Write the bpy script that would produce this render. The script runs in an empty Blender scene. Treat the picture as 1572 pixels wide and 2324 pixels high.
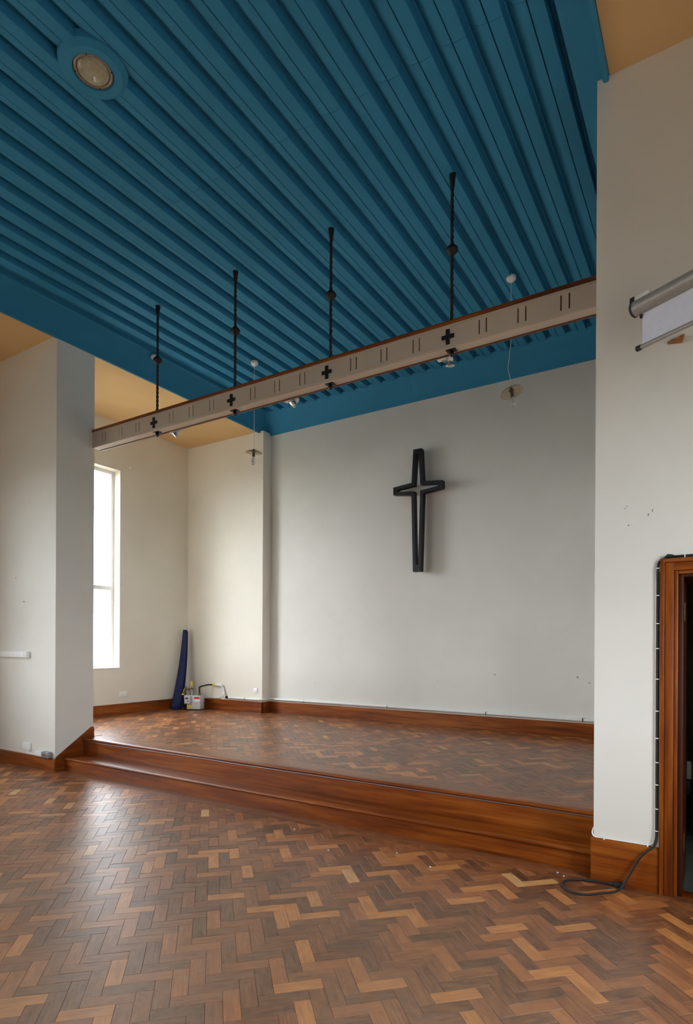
import bpy, bmesh, math, random
from mathutils import Vector, Matrix
random.seed(7)
S = bpy.context.scene
COL = S.collection
PI = math.pi

# ------------------------------------------------------------------ camera
W_, H_ = 1572.0, 2324.0
F_PX, CX, CY, YAW, ROLL, EYE = 1334.26, 791.66, 1464.6, 0.5583, -0.0049, 1.58
cam = bpy.data.cameras.new('camera')
cam.sensor_fit = 'VERTICAL'
cam.sensor_height = 24.0
cam.lens = F_PX / H_ * 24.0
cam.shift_x = (W_ / 2 - CX) / H_
cam.shift_y = (CY - H_ / 2) / H_
cam.clip_start = 0.05
camo = bpy.data.objects.new('camera', cam)
COL.objects.link(camo)
camo.matrix_world = (Matrix.Translation((0, 0, EYE)) @ Matrix.Rotation(YAW, 4, 'Z')
                     @ Matrix.Rotation(PI / 2, 4, 'X') @ Matrix.Rotation(-ROLL, 4, 'Z'))
S.camera = camo

# ------------------------------------------------------------------ sky, exposure
SKY = 20.5
w = bpy.data.worlds.new('overcast_sky')
S.world = w
w.use_nodes = True
bg = w.node_tree.nodes['Background']
bg.inputs[0].default_value = (0.92, 0.975, 1.06, 1)
bg.inputs[1].default_value = SKY
S.view_settings.view_transform = 'Standard'
S.view_settings.look = 'None'
S.view_settings.gamma = 1.0
S.view_settings.use_curve_mapping = False
S.view_settings.exposure = 0.0
S.cycles.use_denoising = True
S.cycles.max_bounces = 12
S.cycles.diffuse_bounces = 8
S.cycles.glossy_bounces = 4
S.cycles.transparent_max_bounces = 12
S.cycles.sample_clamp_indirect = 30.0
S.cycles.caustics_reflective = False
S.cycles.caustics_refractive = False

# ------------------------------------------------------------------ main dimensions (metres)
YF = 4.26          # front faces of the two piers
YPB = 4.785        # back of the piers
XL, XR = -6.955, -0.70   # opening between the piers
XW, XE = -8.77, 1.70     # inner faces of the side walls
YN, YW = 8.08, 8.30      # niche wall and main back wall
XS = -6.87
ZO = 5.41          # orange ceilings
ZR = 5.68          # flats of the ribbed ceiling
ZP, Z1 = 0.364, 0.156    # platform and lower step
YREAR = -8.5
WIN = []           # (name, wall, a0, a1, z0, z1)
WIN.append(('window_1', 'W', 4.97, 6.535, 1.165, 4.585))
for i, c in enumerate((1.9, -0.6, -3.1)):
    WIN.append(('window_%d' % (2 + i), 'W', c - .65, c + .65, 0.95, 3.8))
for i, c in enumerate((2.2, -1.2)):
    WIN.append(('window_%d' % (5 + i), 'E', c - .65, c + .65, 0.95, 3.3))

# portals only steer the sky's own light through the window openings (they add none)
for n, side, a0, a1, z0, z1 in WIN:
    L = bpy.data.lights.new(n + '_portal', 'AREA')
    L.shape = 'RECTANGLE'
    L.size, L.size_y = a1 - a0, z1 - z0
    L.cycles.is_portal = True
    o = bpy.data.objects.new(n + '_portal', L)
    COL.objects.link(o)
    m = (a0 + a1) / 2
    o.location = {'W': (XW - .24, m, (z0 + z1) / 2), 'E': (XE + .24, m, (z0 + z1) / 2), 'S': (m, YREAR - .24, (z0 + z1) / 2)}[side]
    o.rotation_euler = (PI / 2, 0, {'W': -PI / 2, 'E': PI / 2, 'S': 0}[side])

# ------------------------------------------------------------------ material helpers
def srgb(r, g, b):
    f = lambda c: ((c / 255 + .055) / 1.055) ** 2.4 if c > 10 else c / 255 / 12.92
    return (f(r), f(g), f(b), 1)

class NT:
    def __init__(s, name):
        s.m = bpy.data.materials.new(name)
        s.m.use_nodes = True
        s.t = s.m.node_tree
        s.b = s.t.nodes['Principled BSDF']
        s.out = s.t.nodes['Material Output']
    def n(s, typ, **kw):
        x = s.t.nodes.new(typ)
        for k, v in kw.items():
            setattr(x, k, v)
        return x
    def l(s, a, b):
        s.t.links.new(a, b)
    def pos(s, scale=(1, 1, 1), space='Object'):
        tc = s.n('ShaderNodeTexCoord')
        mp = s.n('ShaderNodeMapping')
        mp.inputs['Scale'].default_value = scale
        if space == 'World':
            g = s.n('ShaderNodeNewGeometry')
            s.l(g.outputs['Position'], mp.inputs[0])
        else:
            s.l(tc.outputs[space], mp.inputs[0])
        return mp.outputs[0]
    def noise(s, vec, scale, detail=4, rough=.55):
        x = s.n('ShaderNodeTexNoise')
        x.inputs['Scale'].default_value = scale
        x.inputs['Detail'].default_value = detail
        x.inputs['Roughness'].default_value = rough
        s.l(vec, x.inputs['Vector'])
        return x.outputs['Fac']
    def ramp(s, fac, stops):
        x = s.n('ShaderNodeValToRGB')
        e = x.color_ramp.elements
        while len(e) < len(stops):
            e.new(.5)
        for el, (p, c) in zip(e, stops):
            el.position = p
            el.color = c if len(c) == 4 else (*c, 1)
        s.l(fac, x.inputs[0])
        return x.outputs[0]
    def mix(s, fac, a, b, mode='MIX'):
        x = s.n('ShaderNodeMix', data_type='RGBA', blend_type=mode)
        for val, i in ((fac, 0), (a, 6), (b, 7)):
            if hasattr(val, 'links'):
                s.l(val, x.inputs[i])
            elif i == 0:
                x.inputs[0].default_value = val
            else:
                x.inputs[i].default_value = val
        return x.outputs[2]
    def math(s, op, a, b=None, clamp=False):
        x = s.n('ShaderNodeMath', operation=op, use_clamp=clamp)
        for i, val in enumerate((a, b)):
            if val is None:
                continue
            if hasattr(val, 'links'):
                s.l(val, x.inputs[i])
            else:
                x.inputs[i].default_value = val
        return x.outputs[0]
    def bump(s, h, strength=.1, dist=.002):
        x = s.n('ShaderNodeBump')
        x.inputs['Strength'].default_value = strength
        x.inputs['Distance'].default_value = dist
        s.l(h, x.inputs['Height'])
        s.l(x.outputs[0], s.b.inputs['Normal'])
    def col(s, c):
        if hasattr(c, 'links'):
            s.l(c, s.b.inputs['Base Color'])
        else:
            s.b.inputs['Base Color'].default_value = c
    def set(s, **kw):
        for k, v in kw.items():
            s.b.inputs[k.replace('_', ' ')].default_value = v

def plain(name, c, rough=.5, metal=0., var=.06, scale=40., bump=0.):
    t = NT(name)
    v = t.pos(space='World')
    n = t.noise(v, scale, 3)
    c = c if len(c) == 4 else (*c, 1)
    dk = tuple(x * (1 - var * 2) for x in c[:3]) + (1,)
    lt = tuple(min(1, x * (1 + var)) for x in c[:3]) + (1,)
    t.col(t.ramp(n, [(.3, dk), (.7, lt)]))
    t.set(Roughness=rough, Metallic=metal)
    if bump:
        t.bump(n, bump, .002)
    return t.m

def paint(name, c, rough=.62, spec=.5):
    t = NT(name)
    v = t.pos(space='World')
    big = t.noise(v, .9, 5, .6)
    fine = t.noise(v, 150, 2)
    mid = t.noise(v, 14, 4)
    c = (*c[:3], 1)
    dk = tuple(x * .93 for x in c[:3]) + (1,)
    base = t.ramp(big, [(.35, dk), (.65, c)])
    spots = t.noise(v, 7, 6, .75)
    mask = t.ramp(spots, [(.70, (0, 0, 0)), (.78, (1, 1, 1))])
    base = t.mix(t.math('MULTIPLY', mask, .10), base, tuple(x * .55 for x in c[:3]) + (1,))
    t.col(base)
    t.set(Roughness=rough, Specular_IOR_Level=spec)
    h = t.math('ADD', t.math('MULTIPLY', fine, .35), mid)
    t.bump(h, .12, .003)
    return t.m

def wood(name, axis, dark, mid, light, rough=.36, coat=.0):
    t = NT(name)
    sc = [22, 22, 22]
    sc[axis] = 1.3
    v = t.pos(tuple(sc), 'World')
    g = t.noise(v, 1.0, 6, .62)
    sc2 = [2.6, 2.6, 2.6]
    sc2[axis] = .35
    b = t.noise(t.pos(tuple(sc2), 'World'), 1.0, 3)
    f = t.math('ADD', t.math('MULTIPLY', g, .6), t.math('MULTIPLY', b, .4))
    c = t.ramp(f, [(.34, dark), (.5, mid), (.66, light)])
    sc3 = t.noise(t.pos((1, 1, 1), 'World'), 16, 8, .8)
    scr = t.ramp(sc3, [(.72, (0, 0, 0)), (.76, (1, 1, 1))])
    c = t.mix(t.math('MULTIPLY', scr, .16), c, srgb(190, 150, 110))
    t.col(c)
    t.set(Roughness=rough, Specular_IOR_Level=.38)
    t.bump(g, .06, .001)
    return t.m

M = {}
M['wall'] = paint('cream_wall_paint', (.80, .785, .728))
M['cream'] = paint('magnolia_wall_paint', (.80, .76, .66))
M['beam'] = paint('beam_paint', (.62, .52, .42), .55)
M['blue'] = paint('blue_ceiling_paint', (.036, .255, .455), .7, .25)
M['orange'] = paint('orange_ceiling_paint', (.74, .49, .235), .8, .25)
D1, D2, D3 = srgb(70, 28, 4), srgb(126, 60, 11), srgb(162, 92, 28)
M['wx'] = wood('stained_wood_x', 0, D1, D2, D3)
M['wy'] = wood('stained_wood_y', 1, D1, D2, D3)
M['wz'] = wood('stained_wood_z', 2, D1, D2, D3)
M['wdk'] = wood('dark_door_wood', 2, srgb(40, 16, 8), srgb(66, 28, 13), srgb(88, 42, 20), .4)
M['iron'] = plain('black_iron', (.007, .007, .009), .55, .1, .2, 60, .1)
M['black'] = plain('black_rubber', (.013, .013, .014), .7)
M['white'] = plain('white_plastic', (.88, .89, .90), .35, 0, .03)
M['offwhite'] = plain('white_gloss_paint', (.82, .82, .80), .3, 0, .03)
M['grey'] = plain('grey_metal', (.33, .34, .36), .4, .6)
M['meter'] = plain('meter_grey_enamel', (.55, .56, .57), .4, 0, .05)
M['silver'] = plain('satin_silver_paint', (.33, .315, .28), .42, .15, .05)
M['chrome'] = plain('dull_chrome', (.55, .54, .52), .25, 1.)
M['brass'] = plain('brass', (.35, .24, .08), .35, .9)
M['bronze'] = plain('bronze_fitting', (.20, .15, .10), .4, .8)
M['yellow'] = plain('yellow_plastic', (.75, .60, .05), .45)
M['red'] = plain('red_print', (.60, .04, .05), .5)
M['mat'] = plain('blue_vinyl_mat', (.006, .016, .090), .75, 0, .15, 20)
M['fabric'] = plain('screen_fabric', (.74, .765, .87), .8, 0, .02)
M['scar'] = plain('bare_plaster', (.36, .33, .28), .9, 0, .3, 120)
M['rawwood'] = plain('orange_raw_wood', (.40, .15, .04), .6, 0, .2, 50)
M['brownline'] = plain('brown_paint', (.13, .055, .025), .5)
M['vinyl'] = plain('grey_green_vinyl', (.085, .098, .085), .5, 0, .15, 8)
M['drab'] = plain('vestry_wall_paint', (.30, .28, .22), .8)
M['ground'] = plain('paved_ground', (.19, .175, .14), .9, 0, .3, 1.5)
M['crumb'] = plain('plaster_crumb', (.55, .55, .55), .9)
M['holder'] = plain('brown_bakelite', (.10, .07, .055), .4)
M['subfloor'] = plain('dark_joint', (.018, .011, .008), .8)

def glassy(name, tint, gloss, diff, body=(.7, .7, .68, 1)):
    """thin glass: clear with mirror reflections at grazing angles and a little dirt"""
    t = NT(name)
    t.t.nodes.remove(t.b)
    tr = t.n('ShaderNodeBsdfTransparent')
    tr.inputs[0].default_value = tint
    gl = t.n('ShaderNodeBsdfGlossy')
    gl.inputs['Roughness'].default_value = gloss
    lw = t.n('ShaderNodeLayerWeight')
    lw.inputs[0].default_value = .5
    m1 = t.n('ShaderNodeMixShader')
    t.l(t.math('ADD', t.math('MULTIPLY', t.math('POWER', lw.outputs['Facing'], 5.0), .9), .03), m1.inputs[0])
    t.l(tr.outputs[0], m1.inputs[1])
    t.l(gl.outputs[0], m1.inputs[2])
    df = t.n('ShaderNodeBsdfDiffuse')
    df.inputs[0].default_value = body
    m2 = t.n('ShaderNodeMixShader')
    v = t.pos(space='World')
    nz = t.noise(v, 25, 4)
    t.l(t.math('MULTIPLY', nz, diff * 2, True), m2.inputs[0])
    t.l(m1.outputs[0], m2.inputs[1])
    t.l(df.outputs[0], m2.inputs[2])
    t.l(m2.outputs[0], t.out.inputs[0])
    return t.m
M['pane'] = glassy('window_glass', (.96, .97, .96, 1), .02, .02)
M['shade'] = glassy('smoked_glass_shade', (.88, .82, .72, 1), .08, .20, (.75, .66, .53, 1))
M['bulb'] = glassy('pearl_bulb_glass', (.85, .85, .85, 1), .15, .33, (.8, .8, .8, 1))
M['lens'] = plain('dusty_lamp_glass', (.40, .385, .27), .08, 0, .12, 30)
M['lensrim'] = plain('tarnished_rim', (.30, .25, .20), .4, .5)

def parquet():
    t = NT('parquet_wood')
    uv = t.n('ShaderNodeUVMap')
    uv.uv_map = 'grain'
    at = t.n('ShaderNodeVertexColor')
    at.layer_name = 'tint'
    sep = t.n('ShaderNodeSeparateColor')
    t.l(at.outputs[0], sep.inputs[0])
    mp = t.n('ShaderNodeMapping')
    mp.inputs['Scale'].default_value = (7, 95, 1)
    t.l(uv.outputs[0], mp.inputs[0])
    g = t.noise(mp.outputs[0], 1.0, 5, .6)
    mp2 = t.n('ShaderNodeMapping')
    mp2.inputs['Scale'].default_value = (9, 26, 1)
    t.l(uv.outputs[0], mp2.inputs[0])
    g2 = t.noise(mp2.outputs[0], 1.0, 3, .5)
    base = t.ramp(sep.outputs[0], [(0, srgb(60, 31, 22)), (.22, srgb(90, 48, 31)), (.48, srgb(126, 70, 41)),
                                   (.72, srgb(160, 93, 50)), (.90, srgb(198, 128, 68)), (1, srgb(216, 170, 112))])
    dk = t.mix(.36, base, srgb(46, 22, 13))
    lt = t.mix(.22, base, srgb(214, 152, 92))
    gg = t.math('ADD', t.math('MULTIPLY', g, .6), t.math('MULTIPLY', g2, .4))
    grain = t.ramp(gg, [(.38, (0, 0, 0)), (.62, (1, 1, 1))])
    c = t.mix(grain, dk, lt)
    # worn, greyed varnish along the walked part of the hall
    p = t.pos(space='World')
    nz = t.noise(p, 1.1, 5, .65)
    nf = t.noise(p, 30, 5, .7)
    sx = t.n('ShaderNodeSeparateXYZ')
    t.l(p, sx.inputs[0])
    wy = t.n('ShaderNodeMapRange')
    wy.inputs[1].default_value, wy.inputs[2].default_value = 3.9, 2.1
    t.l(sx.outputs[1], wy.inputs[0])
    wear = t.math('MULTIPLY', wy.outputs[0], t.ramp(nz, [(.25, (.25, .25, .25)), (.6, (1, 1, 1))]))
    wear = t.math('MULTIPLY', wear, t.ramp(nf, [(.3, (.45, .45, .45)), (.65, (1, 1, 1))]), True)
    c = t.mix(t.math('MULTIPLY', wear, .48), c, srgb(160, 140, 118))
    spots = t.noise(p, 9, 3, .6)
    sm = t.ramp(spots, [(.74, (0, 0, 0)), (.80, (1, 1, 1))])
    c = t.mix(t.math('MULTIPLY', sm, .5), c, srgb(52, 34, 26))
    t.col(c)
    r = t.math('ADD', t.math('MULTIPLY', wear, .13), t.math('ADD', t.math('MULTIPLY', nf, .10), .29))
    t.l(r, t.b.inputs['Roughness'])
    t.set(Specular_IOR_Level=.5)
    t.bump(t.math('ADD', g, t.math('MULTIPLY', nf, .8)), .10, .0012)
    return t.m
M['parquet'] = parquet()

# ------------------------------------------------------------------ mesh helpers
def new_obj(name, me, mat=None, parent=None, smooth=False):
    o = bpy.data.objects.new(name, me)
    COL.objects.link(o)
    if mat is not None:
        me.materials.append(M[mat] if isinstance(mat, str) else mat)
    if smooth:
        for p in me.polygons:
            p.use_smooth = True
    if parent is not None:
        o.parent = parent
        o.matrix_parent_inverse = parent.matrix_world.inverted() if False else Matrix.Translation(-Vector(parent.location))
    return o

def done(name, bm, mat, parent=None, smooth=False):
    bmesh.ops.recalc_face_normals(bm, faces=bm.faces)
    me = bpy.data.meshes.new(name)
    bm.to_mesh(me)
    bm.free()
    o = new_obj(name, me, mat, parent, smooth)
    if smooth == 'auto':
        for p in me.polygons:
            p.use_smooth = True
        me.set_sharp_from_angle(angle=math.radians(38))
    return o

def box(bm, a, b, bev=0., mtx=None):
    x0, y0, z0 = (min(a[i], b[i]) for i in range(3))
    x1, y1, z1 = (max(a[i], b[i]) for i in range(3))
    vs = [bm.verts.new(p) for p in ((x0, y0, z0), (x1, y0, z0), (x1, y1, z0), (x0, y1, z0),
                                    (x0, y0, z1), (x1, y0, z1), (x1, y1, z1), (x0, y1, z1))]
    fs = [bm.faces.new([vs[i] for i in q]) for q in ((0, 3, 2, 1), (4, 5, 6, 7), (0, 1, 5, 4), (1, 2, 6, 5), (2, 3, 7, 6), (3, 0, 4, 7))]
    if bev:
        es = list({e for f in fs for e in f.edges})
        r = bmesh.ops.bevel(bm, geom=es, offset=bev, segments=2, affect='EDGES', profile=.5)
        vs = list({v for f in r['faces'] for v in f.verts} | {v for v in vs if v.is_valid})
    if mtx is not None:
        bmesh.ops.transform(bm, matrix=mtx, verts=[v for v in vs if v.is_valid])
    return vs

def obox(name, a, b, mat, parent=None, bev=0.003):
    bm = bmesh.new()
    box(bm, a, b, bev)
    return done(name, bm, mat, parent, 'auto' if bev else False)

def lathe(bm, prof, seg=24, mtx=None, close=True):
    rings = []
    for r, z in prof:
        if r < 1e-6:
            rings.append([bm.verts.new((0, 0, z))])
        else:
            rings.append([bm.verts.new((r * math.cos(2 * PI * i / seg), r * math.sin(2 * PI * i / seg), z)) for i in range(seg)])
    for A, B in zip(rings, rings[1:]):
        for i in range(seg):
            j = (i + 1) % seg
            if len(A) == 1 and len(B) == 1:
                continue
            if len(A) == 1:
                bm.faces.new((A[0], B[i], B[j]))
            elif len(B) == 1:
                bm.faces.new((A[i], B[0], A[j]))
            else:
                bm.faces.new((A[i], B[i], B[j], A[j]))
    vs = [v for R in rings for v in R]
    if mtx is not None:
        bmesh.ops.transform(bm, matrix=mtx, verts=vs)
    return vs

def tube(bm, pts, r, seg=10, cap=True):
    pts = [Vector(p) for p in pts]
    n = len(pts)
    prev = None
    up = Vector((0, 0, 1))
    rings = []
    for i, p in enumerate(pts):
        t = (pts[min(i + 1, n - 1)] - pts[max(i - 1, 0)]).normalized()
        if prev is None:
            a = t.cross(up)
            if a.length < .05:
                a = t.cross(Vector((1, 0, 0)))
            a.normalize()
        else:
            a = (prev - t * prev.dot(t)).normalized()
        prev = a
        b = t.cross(a)
        rr = r[i] if isinstance(r, (list, tuple)) else r
        rings.append([bm.verts.new(p + a * rr * math.cos(2 * PI * k / seg) + b * rr * math.sin(2 * PI * k / seg)) for k in range(seg)])
    for A, B in zip(rings, rings[1:]):
        for k in range(seg):
            j = (k + 1) % seg
            bm.faces.new((A[k], B[k], B[j], A[j]))
    if cap:
        bm.faces.new(rings[0][::-1])
        bm.faces.new(rings[-1])

def spline(pts, n=8):
    P = [Vector(p) for p in pts]
    P = [P[0] * 2 - P[1]] + P + [P[-1] * 2 - P[-2]]
    out = []
    for i in range(1, len(P) - 2):
        for k in range(n):
            t = k / n
            a, b, c, d = P[i - 1], P[i], P[i + 1], P[i + 2]
            out.append(.5 * ((2 * b) + (c - a) * t + (2 * a - 5 * b + 4 * c - d) * t * t + (3 * b - a - 3 * c + d) * t ** 3))
    out.append(P[-2].copy())
    return out

def prism(bm, poly, axis, a0, a1):
    """poly: 2-D outline in the two other axes, pulled along axis from a0 to a1"""
    def P(u, v, a):
        return {0: (a, u, v), 1: (u, a, v), 2: (u, v, a)}[axis]
    A = [bm.verts.new(P(u, v, a0)) for u, v in poly]
    B = [bm.verts.new(P(u, v, a1)) for u, v in poly]
    n = len(poly)
    for i in range(n):
        j = (i + 1) % n
        bm.faces.new((A[i], A[j], B[j], B[i]))
    bm.faces.new(A[::-1])
    bm.faces.new(B)

def oprism(name, poly, axis, a0, a1, mat, parent=None, smooth=False):
    bm = bmesh.new()
    prism(bm, poly, axis, a0, a1)
    return done(name, bm, mat, parent, smooth)

def structure(o):
    o['kind'] = 'structure'
    return o

def tag(o, label, cat, group=None):
    o['label'] = label
    o['category'] = cat
    if group:
        o['group'] = group
    return o

def empty(name, loc, label=None, cat=None, group=None):
    o = bpy.data.objects.new(name, None)
    COL.objects.link(o)
    o.location = loc
    o.empty_display_size = .1
    if label:
        tag(o, label, cat, group)
    return o

def copy_tree(src, loc, rot=None):
    c = src.copy()
    COL.objects.link(c)
    c.location = loc
    if rot is not None:
        c.rotation_euler = rot
    for ch in src.children:
        d = ch.copy()
        COL.objects.link(d)
        d.parent = c
        for g in ch.children:
            e = g.copy()
            COL.objects.link(e)
            e.parent = d
    return c

def wall_grid(bm, axis, p0, p1, a0, a1, z0, z1, holes):
    """a wall slab (thickness p0..p1 across axis) with rectangular openings; axis 0: wall runs along Y"""
    As = sorted({a0, a1} | {h[0] for h in holes} | {h[1] for h in holes})
    Zs = sorted({z0, z1} | {h[2] for h in holes} | {h[3] for h in holes})
    As = [a for a in As if a0 <= a <= a1]
    Zs = [z for z in Zs if z0 <= z <= z1]
    def inside(a, z):
        if not (a0 < a < a1 and z0 < z < z1):
            return False
        return not any(h[0] < a < h[1] and h[2] < z < h[3] for h in holes)
    cache = {}
    def V(p, a, z):
        k = (round(p, 5), round(a, 5), round(z, 5))
        if k not in cache:
            cache[k] = bm.verts.new((p, a, z) if axis == 0 else (a, p, z))
        return cache[k]
    for i in range(len(As) - 1):
        for j in range(len(Zs) - 1):
            u0, u1, v0, v1 = As[i], As[i + 1], Zs[j], Zs[j + 1]
            if not inside((u0 + u1) / 2, (v0 + v1) / 2):
                continue
            for p in (p0, p1):
                bm.faces.new((V(p, u0, v0), V(p, u1, v0), V(p, u1, v1), V(p, u0, v1)))
            e = 1e-4
            if not inside(u0 - e, (v0 + v1) / 2):
                bm.faces.new((V(p0, u0, v0), V(p1, u0, v0), V(p1, u0, v1), V(p0, u0, v1)))
            if not inside(u1 + e, (v0 + v1) / 2):
                bm.faces.new((V(p0, u1, v0), V(p1, u1, v0), V(p1, u1, v1), V(p0, u1, v1)))
            if not inside((u0 + u1) / 2, v0 - e):
                bm.faces.new((V(p0, u0, v0), V(p1, u0, v0), V(p1, u1, v0), V(p0, u1, v0)))
            if not inside((u0 + u1) / 2, v1 + e):
                bm.faces.new((V(p0, u0, v1), V(p1, u0, v1), V(p1, u1, v1), V(p0, u1, v1)))

# ------------------------------------------------------------------ the room shell
ground = structure(obox('ground', (-60, -60, -.62), (60, 60, -.55), 'ground', None, 0))

bm = bmesh.new()
wall_grid(bm, 0, XW - .30, XW, YREAR - .3, YW + .25, -.5, 5.9, [h[2:] for h in WIN if h[1] == 'W'])
wall_left = structure(done('wall_left', bm, 'cream'))
bm = bmesh.new()
wall_grid(bm, 0, XE, XE + .30, YREAR - .3, YW + .25, -.5, 5.9, [h[2:] for h in WIN if h[1] == 'E'])
wall_right = structure(done('wall_right', bm, 'wall'))
bm = bmesh.new()
wall_grid(bm, 1, YREAR - .3, YREAR, XW, XE, -.5, 5.9, [h[2:] for h in WIN if h[1] == 'S'])
wall_rear = structure(done('wall_rear', bm, 'wall'))
bm = bmesh.new()
prism(bm, [(XS, YW), (XE, YW), (XE, YW + .25), (XS, YW + .25)], 2, -.5, 5.9)
wall_back = structure(done('wall_back', bm, 'wall'))
wall_niche = structure(obox('wall_niche', (XW, YN, -.5), (XS, YW + .25, ZO - .003), 'cream', None, 0))
wall_front_left = structure(obox('wall_front_left', (XW, YF, -.5), (XL, YPB, ZO), 'wall', None, 0))
DX0, DX1, DZ = -.205, .66, 2.05
bm = bmesh.new()
wall_grid(bm, 1, YF, YPB, XR, XE, -.5, ZO, [(DX0, DX1, -.02, DZ)])
wall_front_right = structure(done('wall_front_right', bm, 'wall'))
wall_chancel_right = structure(obox('wall_chancel_right', (XR, YPB, -.5), (XR + .14, YW, ZO), 'wall', None, 0))
# vestry behind the door
bm = bmesh.new()
box(bm, (XR + .141, YPB + .001, 0), (XR + .16, YW - .001, 3.0))
box(bm, (XE - .02, YPB + .001, 0), (XE - .001, YW - .001, 3.0))
box(bm, (XR + .16, YW - .02, 0), (XE - .02, YW - .001, 3.0))
box(bm, (XR + .141, YPB + .001, 3.0), (XE - .001, YW - .001, 3.05))
wall_vestry = structure(done('wall_vestry', bm, 'drab'))
floor_vestry = structure(obox('floor_vestry', (XR + .141, YF + .13, -.05), (XE - .001, YW - .001, .006), 'vinyl', None, 0))

# ------------------------------------------------------------------ ceilings
ceiling_left = structure(obox('ceiling_left', (XW, YREAR, ZO), (-6.975, YW + .2, ZO + .12), 'orange', None, 0))
ceiling_right = structure(obox('ceiling_right', (-.622, YREAR, ZO), (XE, YW + .2, ZO + .12), 'orange', None, 0))
ceiling = structure(obox('ceiling', (-6.975, YREAR, 5.80), (-.622, YW + .2, 5.9), 'blue', None, 0))
PITCH, XR0, FLATW, DEEP, SHAL = .2504, -.943, .094, .088, .010
YSEAM, YEND = 3.76, 8.07
rampw = PITCH - FLATW
def ramp_pts(x0, n=11):
    """profile from the deep groove at x0, down a hollow slope, to the narrow quirk beside the next flat"""
    pts = []
    x1 = x0 + rampw - .011
    for i in range(n):
        t = i / (n - 1)
        z = SHAL + (DEEP - SHAL) * (1 - t) ** 2.3
        pts.append((x0 + .016 + t * (x1 - x0 - .016), ZR + z))
    return pts + [(x1 + .002, ZR + .030), (x0 + rampw, ZR + .032)]
def rib_profile(k):
    xr = XR0 - PITCH * k
    flat = [(xr - FLATW, 5.80), (xr - FLATW, ZR + .003), (xr - FLATW + .003, ZR), (xr - .003, ZR), (xr, ZR + .003)]
    if k == 0:
        return flat + [(xr + .002, ZR + .108), (-.880, ZR + .108), (-.880, 5.80)]
    if k == 23:
        return [(xr - .10, 5.80), (xr - .10, ZR + DEEP + .01), (xr, ZR + DEEP)] + ramp_pts(xr) + [(xr + rampw, 5.80)]
    return flat + [(xr + .002, ZR + DEEP)] + ramp_pts(xr) + [(xr + rampw, 5.80)]
for k in range(24):
    pr = rib_profile(k)
    oprism('ceiling_rib', pr, 1, YREAR, YSEAM - .0015, 'blue', ceiling)
    oprism('ceiling_rib', pr, 1, YSEAM + .0015, YEND, 'blue', ceiling)
# splayed, slightly hollow coves round the ribbed field
def cove_profile(lip, top, zt, out):
    """out = +1 when the room lies towards +axis; returns an outline (u, z)"""
    pts = [(lip, ZO + .10), (lip, ZO - .030), (lip + out * .004, ZO - .036), (lip + out * .026, ZO - .036), (lip + out * .032, ZO - .028)]
    u0, z0 = lip + out * .034, ZO - .020
    for i in range(1, 11):
        t = i / 10
        a = t * .92
        u = u0 + (top - u0) * (a ** 1.22 / .92 ** 1.22)
        z = z0 + (zt - z0) * (1 - (1 - t) ** 1.25)
        pts.append((u, z))
    pts += [(top, 5.80), (lip, 5.80)]
    return pts
def cove(prof, axis, cuts):
    for a, b in zip(cuts, cuts[1:]):
        oprism('cove_panel', prof, axis, a + .001, b - .001, 'blue', ceiling, False)
cove(cove_profile(-6.972, -6.80, 5.725, 1), 1, [YREAR, .4, 2.9, 5.42, YW])
cove(cove_profile(-.628, -.890, 5.682, -1), 1, [YREAR, -.1, 2.4, 4.95, YW])
cove(cove_profile(YW + .004, 8.05, 5.70, -1), 0, [-6.95, -4.005, -.66])

# ------------------------------------------------------------------ floors of parquet blocks
BL, BW = .2286, .0762
s2 = math.sqrt(.5)
UX, VX = Vector((s2, s2)), Vector((-s2, s2))
def herringbone(ox, oy, x0, x1, y0, y1):
    """every block touching the rectangle: (centre, direction, clipped polygon or None)"""
    out = []
    R = 2 + int(max(x1 - x0, y1 - y0) / (BW * s2))
    O = Vector((ox, oy))
    for j in range(-R, R):
        for i in range(-R, R):
            ku, kv = i + 3 * j, i - 3 * j
            for (a0, a1, b0, b1, d) in ((ku, ku + 3, kv, kv + 1, 0), (ku + 3, ku + 4, kv - 2, kv + 1, 1)):
                c = O + UX * ((a0 + a1) / 2 * BW) + VX * ((b0 + b1) / 2 * BW)
                if not (x0 - .13 < c.x < x1 + .13 and y0 - .13 < c.y < y1 + .13):
                    continue
                poly = [O + UX * (a * BW) + VX * (b * BW) for a, b in ((a0, b0), (a1, b0), (a1, b1), (a0, b1))]
                if all(x0 <= p.x <= x1 and y0 <= p.y <= y1 for p in poly):
                    out.append((c, d, poly, True))
                    continue
                for n, lim, sg in ((0, x0, 1), (0, x1, -1), (1, y0, 1), (1, y1, -1)):
                    q = []
                    for m in range(len(poly)):
                        A, B = poly[m], poly[(m + 1) % len(poly)]
                        da, db = sg * (A[n] - lim), sg * (B[n] - lim)
                        if da >= 0:
                            q.append(A)
                        if (da > 0) != (db > 0) and abs(da - db) > 1e-9:
                            q.append(A + (B - A) * (da / (da - db)))
                    poly = q
                    if len(poly) < 3:
                        break
                if len(poly) >= 3:
                    ar = abs(sum(poly[m].cross(poly[(m + 1) % len(poly)]) for m in range(len(poly)))) / 2
                    if ar > 2e-4:
                        out.append((c, d, poly, False))
    return out

def tint_value():
    r = random.random()
    if r < .40:
        return random.uniform(.14, .48)
    if r < .76:
        return random.uniform(.42, .74)
    if r < .92:
        return random.uniform(.70, .92)
    return random.uniform(0, .16) if r < .985 else random.uniform(.93, 1)

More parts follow.
